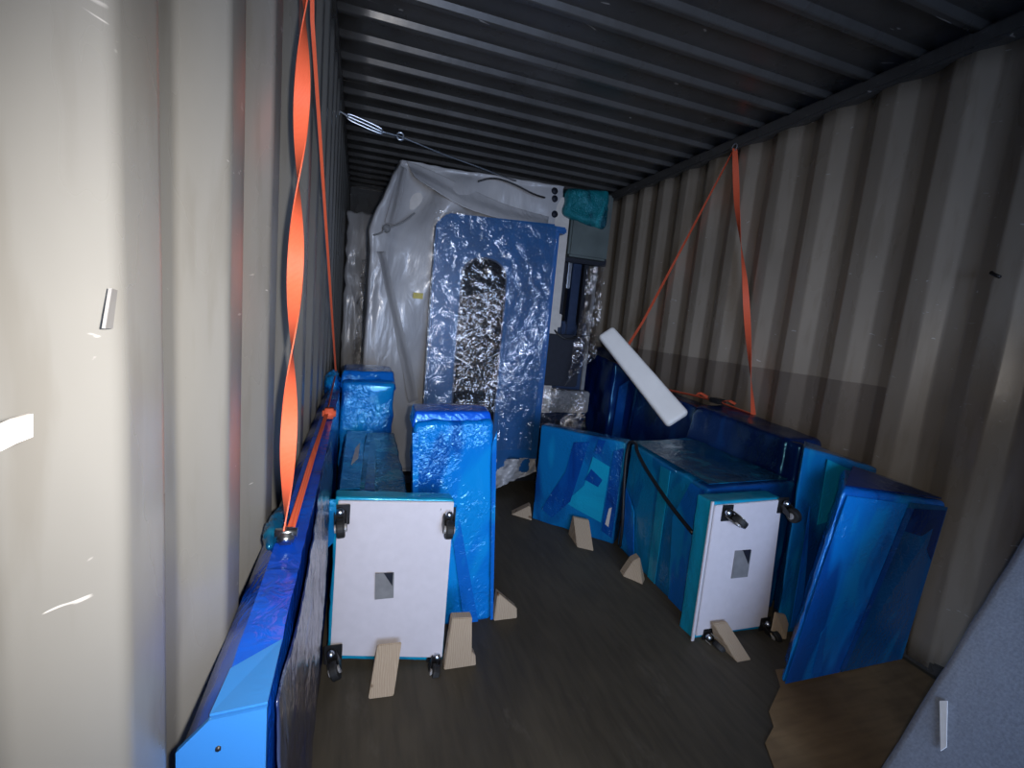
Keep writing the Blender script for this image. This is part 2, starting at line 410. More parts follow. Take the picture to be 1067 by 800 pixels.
# milky sheet: left flank + front, draped from the upper left corner
zs = [2.16, 2.12, 1.95, 1.74, 1.55, 1.2, .8, .4, .10]
xl = [.36, .345, .275, .195, .20, .195, .19, .19, .19]
gr = []
for i, (z, x) in enumerate(zip(zs, xl)):
    d = .0 if i else .10
    yf = MY + d
    row = [(x + .03, 4.35, z - .05), (x + .005, 3.75, z - .01), (x, yf + .06, z), (x + .05, yf - .0, z)]
    for k, fx in enumerate((.14, .30, .46, .62, .80, .92, 1.0)):
        xx = x + .05 + (1.44 - x) * fx
        fold = .05 * math.sin(k * 1.9 + i * .9) * (.4 + .6 * i / 8) * .6
        if i > 1: fold -= .05 * math.exp(-((fx - .22 - .04 * i) ** 2) / .01)
        row.append((xx, yf + .03 + fold, z + (.0 if i > 1 else .035 * fx)))
    for k in range(4, len(row)):
        p_ = row[k]; dx = p_[0] - .40; ln = 2.12 - .62 * dx; dd_ = p_[2] - ln
        row[k] = (p_[0], p_[1] + (.10 * math.exp(-((dd_ + .12) / .08) ** 2) - .05 * math.exp(-(dd_ / .07) ** 2)) * (1 if dx < .8 else .3), p_[2])
    gr.append(row)
top = [[(p[0] + (.06 if k < 3 else 0), 4.35 if k < 4 else 4.2, 2.17 + .02 * (k > 4)) for k, p in enumerate(gr[0])]]
sh = sheet('plastic_sheet', top + gr, M['milky'], mc, amp=.012, s=.4, seed=3, up=8)
sh['label'] = 'milky translucent plastic sheet'
def fold(px, ya, yb):
    n = len(px); rows = []
    for k in range(4):
        f_ = k / 3; rows.append([at(a_ + (c_ - a_) * f_, b_ + (d_ - b_) * f_, y=ya + (yb - ya) * math.sin(f_ * 1.57) ** 2) for a_, b_, c_, d_ in px])
    return sheet('sheet_fold', rows, M['milky'], mc, amp=.003, s=1, seed=4, up=8)
fold([(424, 168, 432, 184), (455, 180, 462, 204), (490, 197, 494, 220), (530, 214, 530, 230), (572, 226, 570, 237)], MY - .015, MY - .10)
fold([(416, 172, 424, 176), (408, 205, 418, 206), (401, 232, 412, 234)], MY - .02, MY - .075)
fold([(391, 262, 401, 262), (404, 320, 414, 318), (416, 370, 426, 366), (426, 420, 436, 416)], MY - .0, MY - .06)
# gathered tie on the left of the sheet (dark knot)
kp = at(403, 238, y=MY - .03); b = bmesh.new(); bmesh.ops.create_icosphere(b, subdivisions=3, radius=.026)
for v in b.verts: v.co *= 1 + .25 * noise.noise(v.co * 60)
b.transform(Matrix.Translation(kp)); mesh('gathered_knot', b, M['grey'], mc)
tube('fold_cord', [at(388, 245, y=MY - .005), at(396, 243, y=MY - .03), at(404, 238, y=MY - .035), at(420, 231, y=MY - .02), at(432, 222, y=MY)], .006, M['grey'], mc)
tube('black_cable', [at(498, 189, y=MY - .02), at(510, 186, y=MY - .03), at(522, 187, y=MY - .03), at(538, 193, y=MY - .03), at(556, 202, y=MY - .03), at(568, 206, y=MY - .02)], .006, M['black'], mc)
s_ = at(436, 308, y=MY - .03); mesh('warning_sticker', box_bm((s_.x - .035, s_.y - .004, s_.z - .02), (s_.x + .03, s_.y, s_.z + .018)), M['yellow'], mc, False)
# right-hand column section
mesh('column', box_bm((1.44, 3.22, .15), (1.56, 3.34, 2.12), bev=.006), M['cream'], mc, False)
for px, py in ((577, 199), (577, 207), (577, 223)):
    c_ = at(px + 1, py, y=3.21); mesh('bolt_hole', cyl(c_ + Vector((0, -.002, 0)), c_ + Vector((0, .02, 0)), .024, n=12), M['dark'], mc)
a = at(590, 196, y=3.22); mesh('grey_cover', box_bm((1.57, 3.20, 1.72), (1.89, 3.55, 2.19), bev=.015), M['greygreen'], mc, False)
tb = wrap('teal_bag', [(1.50, 3.17, 1.99), (1.50, 3.17, 2.17), (1.50, 3.50, 1.99), (1.50, 3.5, 2.2), (1.84, 3.17, 1.93), (1.84, 3.17, 2.21), (1.84, 3.5, 1.95), (1.84, 3.5, 2.22)], M['tealbag'], mc, .04, .012, seed=5, s=.9)
tb['label'] = 'teal crumpled plastic bag over the top right corner'
mesh('inner_wall', box_bm((1.5, 3.66, .3), (1.93, 3.7, 1.75)), M['dark'], mc, False)
mesh('dark_cabinet', box_bm((1.43, 3.20, .76), (1.76, 3.33, 1.15), bev=.01), M['dark'], mc, False)
for x, z0, z1, w_, k in ((1.61, 1.30, 1.74, .05, 'dark'), (1.66, 1.50, 1.76, .03, 'metal'), (1.72, .9, 1.74, .07, 'navy'), (1.80, .9, 1.74, .04, 'dark'), (1.88, .5, 1.76, .03, 'grey')):
    mesh('guide_rail', box_bm((x - w_ / 2, 3.34, z0), (x + w_ / 2, 3.40, z1), bev=.004), M[k], mc, False)
mesh('upper_beam', box_bm((1.54, 3.28, 1.69), (1.93, 3.36, 1.745), bev=.006), M['dark'], mc, False)
mesh('control_box', box_bm((1.52, 3.26, 1.20), (1.60, 3.33, 1.30), bev=.006), M['cream'], mc, False)
tube('hose', [(1.50, 3.3, 1.26), (1.54, 3.22, 1.17), (1.62, 3.19, 1.12), (1.72, 3.2, 1.15), (1.77, 3.3, 1.24)], .008, M['black'], mc)
mesh('side_cabinet', box_bm((1.63, 3.36, .45), (1.90, 3.64, 1.25), bev=.02), M['navy'], mc, False)
mesh('lower_frame', box_bm((1.40, 3.24, .55), (1.90, 3.34, .72), bev=.01), M['grey'], mc, False)
mesh('lower_panel', box_bm((1.36, 3.2, .10), (1.62, 3.5, .55), bev=.012), M['navy'], mc, False)
# crumpled clear film hanging over the right side
g2 = []
for i in range(7):
    f_ = i / 6; l = at(613 - 24 * f_ ** 1.3, 280 + 122 * f_, y=3.12); r = at(631 - 1 * f_ * 10, 276 + 95 * f_, y=3.16)
    g2.append([l.lerp(r, k / 3) + Vector((0, .02 * math.sin(i * 2 + k * 1.7), 0)) for k in range(4)])
cf = sheet('crumpled_film', g2, M['clear_foil'], mc, amp=.02, s=2.2, seed=8, up=8); cf['label'] = 'crumpled shiny clear film hanging diagonally'
g3 = []
for i in range(5):
    f_ = i / 4; g3.append([at(553 + 57 * k / 4, 400 + 45 * f_ + 2 * k, y=3.14 + .03 * math.sin(k * 2.1 + i)) for k in range(5)])
sheet('lower_film', g3, M['clear_foil'], mc, amp=.016, s=2, seed=9, up=7)
g3 = []
for i in range(5):
    f_ = i / 4; g3.append([at(512 + 46 * k / 4, 478 + 33 * f_ - 5 * k * f_, y=3.02 + .05 * math.sin(k * 2.1 + i * .6)) for k in range(5)])
o = sheet('bottom_sheet', g3, M['milky'], mc, amp=.016, s=2, seed=10, up=7)
# blue door with a long rounded window
X0, X1, Z0, Z1, YD = .585, 1.375, .14, 1.84, 3.04
def door_pts(y, ins=0):
    return [(X0 + ins, y, Z0 + ins), (X1 - ins, y, Z0 + ins), (X1 + .02 - ins, y, Z1 + .05 - ins), (X0 + .07, y, Z1 + .01 - ins), (X0 + ins, y, Z1 - .06 - ins)]
dp = root('tmp', (0, 0, 0), '', ''); bpy.data.objects.remove(dp)
dr = mesh('blue_door', prism(door_pts(YD), (0, .10, 0), .012), M['door_blue'], mc, False); dr['label'] = 'tall dark blue door panel with a rounded window'
mesh('door_edge', box_bm((X1 + .0, YD + .02, Z0 + .05), (X1 + .055, YD + .14, Z1 + .0), bev=.006), M['door_side'], dr, False)
mesh('top_flange', box_bm((X1 - .05, YD + .03, Z1 + .0), (X1 + .11, YD + .12, Z1 + .045), bev=.01), M['door_side'], dr, False)
wp = []
wx0, wx1, wz0, wz1 = .775, 1.065, .46, 1.60; r_ = .12
for k in range(13): a = math.pi * k / 12; wp.append(((wx0 + wx1) / 2 + (wx1 - wx0) / 2 * math.cos(a), YD - .006, wz1 - r_ + r_ * math.sin(a)))
wp += [(wx0, YD - .006, wz0), (wx1, YD - .006, wz0)]
mesh('door_window', prism(wp, (0, .02, 0)), M['glass'], dr, False)
fr = [((p[0] - (wx0 + wx1) / 2) * 1.07 + (wx0 + wx1) / 2, YD - .003, (p[2] - 1.03) * 1.02 + 1.03) for p in wp]
mesh('window_seal', prism(fr, (0, .01, 0)), M['navy'], dr, False)
s_ = at(449, 425, y=YD - .01); mesh('white_block', box_bm((s_.x - .04, s_.y - .02, s_.z - .014), (s_.x + .045, s_.y + .01, s_.z + .014), bev=.003), M['white'], dr, False)
# clear film stretched over the door
g4 = []
for i in range(9):
    f_ = i / 8; z = Z1 + .02 - (Z1 - .62) * f_
    g4.append([(X0 - .02 + (X1 - X0 + .04) * k / 6, YD - .025 - .012 * math.sin(k * 1.5 + i) , z - .10 * f_ * math.sin(k / 6 * math.pi) * (k / 6)) for k in range(7)])
o = sheet('door_film', g4, M['clear'], dr, amp=.010, s=1.6, seed=11, up=8, th=.0015)
g4 = []
for i in range(9):
    f_ = i / 8; z = 1.34 - .62 * f_
    g4.append([(wx0 - .02 + (.31) * k / 4, YD - .045 - .01 * math.sin(k * 1.5 + i), z + .02 * k - .03 * f_ * k / 2) for k in range(5)])
o = sheet('window_film', g4, M['clear_foil'], dr, amp=.016, s=3., seed=12, up=8, th=.0015)
g4 = []
for i in range(9):
    f_ = i / 8; z = 1.62 - 1.3 * f_
    g4.append([(1.09 + .27 * k / 3, YD - .038 - .006 * math.sin(k * 1.5 + i), z) for k in range(4)])
o = sheet('side_film', g4, M['clear'], dr, amp=.012, s=2.2, seed=14, up=8, th=.0015)

# tall grey wrapped thing behind, far left
t_ = wrap('wrapped_cabinet', [at(369, 400, y=3.95) * 0 + Vector(p) for p in bx8(.02, .235, 4.42, 4.9, 0, 2.02)], M['milky'], None, .03, .02, seed=20)
tag(t_, 'grey plastic wrapped cabinet seen in the gap between the left wall and the machine', 'cabinet')
g5 = []
for i in range(7):
    f_ = i / 6; g5.append([at(382 - 6 * f_ + (-9 + 7 * k) * (.4 + .6 * f_), 270 + 115 * f_, y=3.75 + .03 * math.sin(k * 2 + i)) for k in range(4)])
tag(sheet('hanging_film', g5, M['clear_foil'], None, amp=.02, s=2, seed=22), 'loose clear film hanging beside the left flank of the wrapped machine', 'plastic film')

# ---------------------------------------------------------------- left side goods
# long chamfered panel along the left wall
lc = root('long_wrapped_panel', (.04, 1.4, 0), 'long royal blue film wrapped panel standing on edge along the left wall', 'wrapped panel')
sec = [(.081, 0), (.081, .81), (.035, .81), (.006, .775), (.006, 0)]
b = bmesh.new(); ny = 60; rows = []
dense = []
for i in range(len(sec)):
    a, c_ = Vector(sec[i]), Vector(sec[(i + 1) % len(sec)]); L = (c_ - a).length; k = max(2, int(L / .025))
    for j in range(k): dense.append(a.lerp(c_, j / k))
for j in range(ny + 1):
    y = .48 + (2.42 - .48) * j / ny
    rows.append([b.verts.new((p.x, y, p.y)) for p in dense])
for r, q in zip(rows, rows[1:]):
    for k in range(len(r)): b.faces.new((r[k], r[(k + 1) % len(r)], q[(k + 1) % len(r)], q[k]))
b.faces.new(rows[0]); b.faces.new(rows[-1][::-1]); bmesh.ops.recalc_face_normals(b, faces=b.faces[:]); b.normal_update()
for v in b.verts:
    if v.co.z > .01 and v.co.y > .5: v.co += Vector((abs(v.normal.x) * (1 if v.normal.x > 0 else 0.), 0, v.normal.z)) * .004 * crin(v.co, 1, 31)
bd = autosharp(mesh('panel_body', b, M['film_crate'], lc), 40)
o = mesh('end_face', prism([(.083, .474, .0), (.083, .474, .812), (.031, .474, .808), (.003, .474, .778), (.003, .474, 0)], (0, .006, 0)), M['film_end'], lc, False); o['label'] = 'flat light blue end of the panel'
mesh('end_hole', cyl(at(227, 781, y=.472), at(227, 781, y=.472) + Vector((0, .01, 0)), .0028, n=6), M['black'], o)
mesh('folded_film', prism([(.083, .478, .8135), (.031, .478, .8095), (.036, .535, .8135), (.083, .575, .8135)], (0, 0, .0025)), M['film_end'], lc, False)
gs = []
for i in range(7):
    z = .795 - .79 * i / 6; gs.append([(.088 + .006 * math.sin(k * 1.3 + i), .50 + k * .21, z) for k in range(6)])
o = sheet('side_film', gs, M['film_haze'], lc, amp=.003, s=1.4, seed=33, th=.002); o['label'] = 'hazy dark film with pale smears on the inner side'
# loose bunch of film against the wall
b = bmesh.new(); bmesh.ops.create_icosphere(b, subdivisions=4, radius=1)
for v in b.verts:
    v.co = Vector((v.co.x * .016 + .028, v.co.y * .08 + .90, v.co.z * .02 + .812)); v.co += v.normal * .006 * crin(v.co, 3, 4)
mesh('bunched_film', b, M['film_deepteal'], lc)

# blue box at the far left
bb = root('wrapped_box', (.2, 2.6, 0), 'small bright blue wrapped box rising behind the long panel at the far left', 'wrapped box', None)
wrap('box_body', [(.085, 2.46, 0), (.085, 2.45, .84), (.085, 2.8, 0), (.085, 2.8, .86), (.35, 2.46, 0), (.345, 2.45, .845), (.35, 2.8, 0), (.345, 2.8, .87)], M['film_bright'], bb, .02, .006, seed=40)
wrap('film_cap', [(.075, 2.50, .80), (.09, 2.53, .888), (.075, 2.82, .80), (.09, 2.8, .89), (.357, 2.50, .80), (.34, 2.53, .893), (.357, 2.82, .80), (.34, 2.8, .89)], M['film_mid'], bb, .012, .004, seed=41)
b = bmesh.new(); bmesh.ops.create_icosphere(b, subdivisions=4, radius=1)
for v in b.verts:
    v.co = Vector((v.co.x * .035 + .04, v.co.y * .10 + 2.58, v.co.z * .07 + .80)); v.co += v.normal * .02 * crin(v.co, 3, 6)
mesh('film_bunch', b, M['film_mid'], bb)

# low deep-teal box behind the left tray
lb = root('wrapped_box', (.23, 2.0, 0), 'low deep teal wrapped box lying behind the left white castered base', 'wrapped box')
wrap('box_body', [(.112, 1.60, 0), (.112, 1.60, .58), (.112, 2.40, 0), (.112, 2.4, .59), (.352, 1.60, 0), (.352, 1.60, .575), (.352, 2.4, 0), (.352, 2.4, .60)], M['film_deepteal'], lb, .012, .004, seed=42)
T = (.112, 1.60, .583); U_ = (.24, 0, 0); V_ = (0, .8, .013)
patch('film_band', T, U_, V_, [(.02, 0.05), (.30, .05), (.38, .75), (.44, .98), (.05, .98)], M['film_teal'], lb, .012)
o = patch('bare_patch', T, U_, V_, [(.16, .35), (.27, .45), (.30, .72), (.22, .62)], M['cream'], lb, .015); o['label'] = 'pale patch where the film is torn'
patch('film_fold', T, U_, V_, [(.36, .02), (.50, .02), (.60, .7), (.48, .75)], M['film_dark'], lb, .013)

# tall blue box right of the left tray
tb_ = root('wrapped_box', (.55, 1.78, 0), 'upright bright blue wrapped box standing right behind the left white castered base', 'wrapped box')
wrap('box_body', [(.40, 1.66, 0), (.362, 1.68, .825), (.40, 1.86, 0), (.37, 1.86, .84), (.728, 1.68, 0), (.660, 1.68, .835), (.735, 1.86, 0), (.68, 1.86, .85)], M['film_bright'], tb_, .02, .006, seed=44)
wrap('film_cap', [(.357, 1.70, .80), (.368, 1.715, .857), (.362, 1.87, .80), (.372, 1.86, .862), (.669, 1.70, .80), (.652, 1.715, .866), (.688, 1.87, .80), (.67, 1.86, .868)], M['film_crate'], tb_, .01, .003, seed=45)
A0 = Vector((.40, 1.655, 0)); U_ = Vector((.33, .01, 0)); V_ = Vector((-.052, .018, .825))
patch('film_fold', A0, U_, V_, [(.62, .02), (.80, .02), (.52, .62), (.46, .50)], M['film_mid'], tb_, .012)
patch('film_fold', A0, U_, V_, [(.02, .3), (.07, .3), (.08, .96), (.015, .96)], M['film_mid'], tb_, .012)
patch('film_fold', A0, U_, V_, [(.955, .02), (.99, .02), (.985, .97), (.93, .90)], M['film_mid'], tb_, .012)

def caster(p, d, parent, swivel=0.):
    """p: centre of the mounting plate; d: outward direction (-y)"""
    c = mesh('caster', box_bm((p.x - .028, p.y - .006, p.z - .034), (p.x + .028, p.y, p.z + .034), bev=.002), M['black'], parent, False)
    b = cyl(p + Vector((0, -.006, 0)), p + Vector((0, -.022, 0)), .018)
    sx = Vector((math.cos(swivel), 0, math.sin(swivel))); dn = Vector((-math.sin(swivel), 0, math.cos(swivel)))
    ax = p + Vector((0, -.055, 0)) - dn * .022
    for e in (-1, 1):
        q = [p + Vector((0, -.02, 0)) + sx * .016 * e + dn * .018, p + Vector((0, -.02, 0)) + sx * .016 * e - dn * .02, ax + sx * .016 * e - dn * .01, ax + sx * .016 * e + dn * .010]
        b = join(b, prism(q, sx * .003 * e))
    mesh('fork', b, M['black'], c, False)
    wl = mesh('wheel', cyl(ax - sx * .012, ax + sx * .012, .030, n=24), M['rubber'], c, False)
    md = wl.modifiers.new('bevel', 'BEVEL'); md.width = .004; md.segments = 2
    bb_ = bmesh.new(); bmesh.ops.create_uvsphere(bb_, u_segments=16, v_segments=10, radius=.013); bb_.transform(Matrix.Translation(p + Vector((0, -.022, 0)) + dn * .016))
    mesh('swivel_cap', bb_, M['metal'], c)
    mesh('wheel_hub', cyl(ax - sx * .018, ax + sx * .018, .013, n=16), M['hub'], c, False)
def tray(name, label, P, depth, cast, lab, seed, side_mat):
    """P: TL, TR, BL, BR of the white face"""
    TL, TR, BL, BR = [Vector(p) for p in P]; D = Vector((0, depth, 0))
    r = root(name, tuple((BL + BR) / 2 + D * .5), label, 'castered base', 'castered bases standing on edge')
    g = Vector((0, .006, 0))
    # order 000 001 010 011 100 101 110 111 : x,y,z
    wrap('wrapped_rim', [BL + g, TL + g, BL + D, TL + D, BR + g, TR + g, BR + D, TR + D], side_mat, r, .008, .003, seed=seed)
    i = .010
    pts = [TL + Vector((i, 0, -i)), TR + Vector((-i * .2, 0, -i * .6)), BR + Vector((-i * .4, 0, i * 2)), BL + Vector((i, 0, i * 2))]
    mesh('white_board', prism([p + Vector((0, -.004, 0)) for p in pts], (0, .012, 0), .002), M['white'], r, False)
    for (p, sw) in cast: caster(Vector(p), 0, r, sw)
    a, c = [Vector(q) for q in lab]
    pl = mesh('hand_hole', prism([Vector((a.x, a.y - .007, a.z)), Vector((c.x, a.y - .007, a.z - .003)), Vector((c.x + .003, a.y - .007, c.z)), Vector((a.x + .003, a.y - .007, c.z))], (0, .006, 0)), M['grey'], r, False)
    c = Vector((c.x, a.y, c.z)); tr_ = Vector((c.x, a.y, a.z)); e_ = Vector((0, -.0085, 0))
    mesh('painted_hole_shade', prism([a.lerp(tr_, .45) + e_, tr_.lerp(a, .06) + e_, tr_.lerp(a, .06).lerp(c.lerp(a, .06), .55) + e_], (0, .003, 0)), M['dark'], pl, False)  # dark triangle painted as the shade inside the hand hole
    return r
F1 = lambda px, py: at(px, py, y=1.495)
r1 = tray('castered_base', 'white castered board on edge at left, wheels facing out, beside the long blue panel', [(.108, 1.52, .612), (.491, 1.49, .602), (.103, 1.52, .035), (.492, 1.48, .0)], .07,
     [(F1(355, 537) + Vector((0, .01, 0)), .1), (F1(466, 538), -.1), (F1(345, 685) + Vector((.006, .01, .006)), .4), (F1(452, 687) + Vector((0, 0, .012)), -.35)], (F1(391, 597) + Vector((0, .002, 0)), F1(409, 622)), 50, M['film_cyan'])
F2 = lambda px, py: at(px, py, y=1.40)
r2 = tray('castered_base', 'narrow looking white castered board on edge at right, beside the row of turquoise panels', [(1.500, 1.40, .592), (1.854, 1.40, .600), (1.510, 1.40, .0), (1.895, 1.40, .0)], .09,
     [(F2(757, 534), .9), (F2(815, 526), .2), (F2(737, 662), .9), (F2(796, 650), .3)], (F2(765, 573), F2(777, 600)), 51, M['film_cyan'])
mesh('white_rim_strip', prism([(1.492, 1.402, .598), (1.502, 1.402, .598), (1.512, 1.402, 0), (1.500, 1.402, 0)], (0, -.006, 0)), M['white'], r2, False)
# turquoise film tatter at the left tray's edge
patch('film_tatter', (.085, 1.49, .46), (.03, 0, 0), (0, 0, .16), [(0, .3), (.3, .0), (.8, .1), (1, .5), (.9, 1), (.2, 1)], M['film_teal'], r1, .004)

# ---------------------------------------------------------------- right side goods
# box behind the right tray (long side along the aisle)
rb = root('wrapped_box', (1.82, 1.85, 0), 'low turquoise wrapped box with a black cable over it, directly behind the right castered base', 'wrapped box')
wrap('box_body', [(1.585, 1.52, 0), (1.575, 1.52, .60), (1.615, 2.17, 0), (1.615, 2.17, .61), (2.06, 1.52, 0), (2.06, 1.52, .62), (2.06, 2.25, 0), (2.06, 2.25, .63)], M['film_teal'], rb, .012, .005, seed=60)
A0 = Vector((1.583, 1.52, 0)); U_ = Vector((.032, .65, 0)); V_ = Vector((-.004, 0, .60))
patch('film_band', A0, U_, V_, [(.40, .02), (.50, .02), (.52, .98), (.40, .98)], M['film_cyan'], rb, .009)
patch('film_fold', A0, U_, V_, [(.02, .02), (.22, .02), (.30, .65), (.16, .98), (.02, .98)], M['film_mid'], rb, .009)
patch('film_fold', A0, U_, V_, [(.72, .04), (.98, .04), (.97, .6), (.80, .45)], M['film_mid'], rb, .009)
patch('top_film', (1.6, 1.53, .605), (.46, 0, .015), (0, .66, .01), [(.0, .02), (.95, .02), (.95, .95), (.06, .98)], M['film_deepteal'], rb, .010)
tag(tube('black_cable', [(1.597, 2.125, .03), (1.590, 2.118, .16), (1.588, 2.142, .33), (1.587, 2.16, .50), (1.59, 2.155, .615), (1.595, 2.10, .628), (1.582, 2.06, .60), (1.564, 1.93, .54), (1.555, 1.72, .455), (1.553, 1.54, .395)], .009, M['black']),
    'thin black cable hanging diagonally over the turquoise wrapped box on the right', 'cable')

# angled panel further back
ap = root('wrapped_board', (1.42, 2.39, 0), 'turquoise wrapped panel set at an angle across the aisle, farthest of the right row', 'wrapped panel')
P0, P1 = Vector((1.240, 2.585, 0)), Vector((1.603, 2.205, 0)); nrm = Vector((P1.y - P0.y, -(P1.x - P0.x), 0)).normalized(); bk = -nrm * .11 if nrm.y < 0 else nrm * .11
Zt = Vector((0, 0, .605))
wrap('panel_body', [P0, P0 + Zt, P0 + bk, P0 + bk + Zt, P1, P1 + Zt, P1 + bk, P1 + bk + Zt], M['film_teal'], ap, .010, .004, seed=62)
U_ = P1 - P0; V_ = Zt
patch('film_band', P0, U_, V_, [(.55, .24), (.84, .18), (.86, .74), (.66, .80), (.60, .5), (.40, .28)], M['film_cyan'], ap, .006)
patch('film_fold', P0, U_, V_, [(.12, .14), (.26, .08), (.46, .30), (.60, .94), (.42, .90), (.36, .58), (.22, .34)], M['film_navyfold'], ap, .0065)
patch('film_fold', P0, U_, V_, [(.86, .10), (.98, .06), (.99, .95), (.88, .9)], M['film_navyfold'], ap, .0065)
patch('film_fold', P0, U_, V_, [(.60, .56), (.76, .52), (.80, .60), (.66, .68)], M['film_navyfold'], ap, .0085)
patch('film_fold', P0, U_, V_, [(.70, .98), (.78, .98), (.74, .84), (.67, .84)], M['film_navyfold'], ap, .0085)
patch('pale_scrape', P0, U_, V_, [(.89, .18), (.93, .16), (.94, .36), (.91, .34)], M['cream'], ap, .0085)

# navy bulk behind: long crate along the right wall + far one
nc = root('long_wrapped_panel', (2.2, 2.3, 0), 'long navy film wrapped panel standing along the right wall under the orange strap', 'wrapped panel')
wrap('panel_body', [(2.09, 1.56, 0), (2.10, 1.56, .785), (2.09, 3.0, 0), (2.14, 3.0, .83), (2.325, 1.56, 0), (2.325, 1.56, .75), (2.325, 3.0, 0), (2.325, 3.0, .83)], M['film_dark'], nc, .02, .004, n=40, seed=64)
patch('film_fold', (2.09, 1.56, 0), (.0, 1.4, 0), (0.02, 0, .80), [(.04, .80), (.42, .83), (.38, .95), (.05, .93)], M['film_navyfold'], nc, .012)
wrap('loose_film', [(2.06, 1.60, .60), (2.09, 1.62, .79), (2.06, 2.3, .60), (2.11, 2.3, .815), (2.32, 1.60, .60), (2.32, 1.62, .79), (2.32, 2.3, .60), (2.32, 2.3, .83)], M['film_dark'], nc, .03, .008, seed=65, s=.7)
fc = root('wrapped_crate', (2.1, 3.2, 0), 'tall navy wrapped crate in the far right corner between the machine and the wall', 'wrapped crate')
wrap('crate_body', [(1.96, 3.04, 0), (1.97, 3.04, .98), (1.98, 3.9, 0), (1.98, 3.9, 1.08), (2.325, 3.04, 0), (2.325, 3.04, .85), (2.325, 3.9, 0), (2.325, 3.9, 1.05)], M['film_dark'], fc, .02, .008, seed=66)
patch('film_fold', (1.96, 3.03, .0), (.36, 0, 0), (0, 0, .95), [(.1, .1), (.3, .1), (.35, .9), (.15, .85)], M['film_navyfold'], fc, .014)

# turquoise box between tray and front box
tq = root('wrapped_box', (2.1, 1.43, 0), 'turquoise wrapped box with a sloping top, wedged behind the front right leaning box', 'wrapped box')
wrap('box_body', [(1.908, 1.36, 0), (1.868, 1.36, .832), (2.04, 1.50, 0), (2.04, 1.50, .82), (2.325, 1.36, 0), (2.325, 1.36, .735), (2.325, 1.5, 0), (2.325, 1.5, .745)], M['film_teal'], tq, .012, .005, seed=67)
A0 = Vector((1.925, 1.355, 0)); U_ = Vector((.40, 0, 0)); V_ = Vector((-.057, 0, .832))
patch('film_band', A0, U_, V_, [(.30, .60), (.52, .62), (.85, .80), (.82, .86), (.32, .94)], M['film_cyan'], tq, .008)
patch('film_fold', A0, U_, V_, [(.12, .04), (.26, .04), (.22, .40), (.16, .70)], M['film_mid'], tq, .008)

# front right leaning box
fb = root('wrapped_box', (2.0, 1.22, 0), 'large bright and dark blue wrapped box leaning right at the front of the right row', 'wrapped box')
wrap('box_body', [(1.680, 1.13, 0), (1.852, 1.165, .73), (1.93, 1.31, 0), (2.03, 1.30, .76), (2.325, 1.135, 0), (2.325, 1.10, .688), (2.325, 1.31, 0), (2.325, 1.31, .70)], M['film_mid'], fb, .020, .007, seed=70)
A0 = Vector((1.680, 1.13, 0)); 
def fp(u, v):  # bilinear point on the front face
    a = Vector((1.680, 1.13, 0)).lerp(Vector((2.325, 1.135, 0)), u); c = Vector((1.852, 1.165, .73)).lerp(Vector((2.325, 1.10, .688)), u); return a.lerp(c, v)
def fpatch(name, poly, m, off):
    pts = [fp(*q) + Vector((0, -off, 0)) for q in poly]; b = bmesh.new()
    return mesh(name, prism(pts, (0, .003, 0)), m, fb, False)
fpatch('film_band', [(.012, .012), (.44, .012), (.50, .40), (.60, .97), (.03, .975), (.012, .55)], M['film_bright'], .012)
fpatch('film_side', [(.45, .012), (.988, .012), (.988, .98), (.62, .98), (.51, .40)], M['film_ocean'], .0125)
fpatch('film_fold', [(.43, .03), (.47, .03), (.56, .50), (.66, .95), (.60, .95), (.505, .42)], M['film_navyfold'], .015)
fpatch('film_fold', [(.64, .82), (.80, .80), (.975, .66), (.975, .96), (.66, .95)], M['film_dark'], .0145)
fpatch('film_fold', [(.20, .04), (.27, .04), (.20, .30), (.17, .26)], M['film_mid'], .0145)
mesh('top_fold', prism([(1.86, 1.165, .742), (2.31, 1.11, .70), (2.31, 1.29, .712), (2.05, 1.28, .774)], (0, 0, .004)), M['film_dark'], fb, False)

# grey-blue felt board leaning on the right wall, close to the camera
fl = root('felt_covered_board', (1.7, .4, 0), 'grey blue felt covered board leaning against the right wall in the near corner', 'padded board')
a, c = Vector((1.42, 0, 0)), Vector((2.26, 0, 1.395)); n_ = Vector((c.z, 0, -(c.x - a.x))).normalized() * .06
wrap('board', [a + Vector((0, .02, .0)), c + Vector((0, .02, 0)), a + Vector((0, .70, 0)), c + Vector((0, .70, 0)),
               a + Vector((.07, .02, .0)), c + n_ + Vector((0, .02, 0)), a + Vector((.07, .70, 0)), c + n_ + Vector((0, .70, 0))], M['felt'], fl, .02, .003, seed=72, s=.5)
dd = (c - a).normalized(); nn_ = n_.normalized()
def on_board(px, py):
    r = ray(px, py); return CAM + r * ((a - nn_ * .008 - CAM).dot(nn_) / r.dot(nn_))
mesh('pale_mark', prism([on_board(*q) for q in ((979, 730), (987, 730), (986, 778), (980, 782))], nn_ * .004), M['tape'], fl, False)

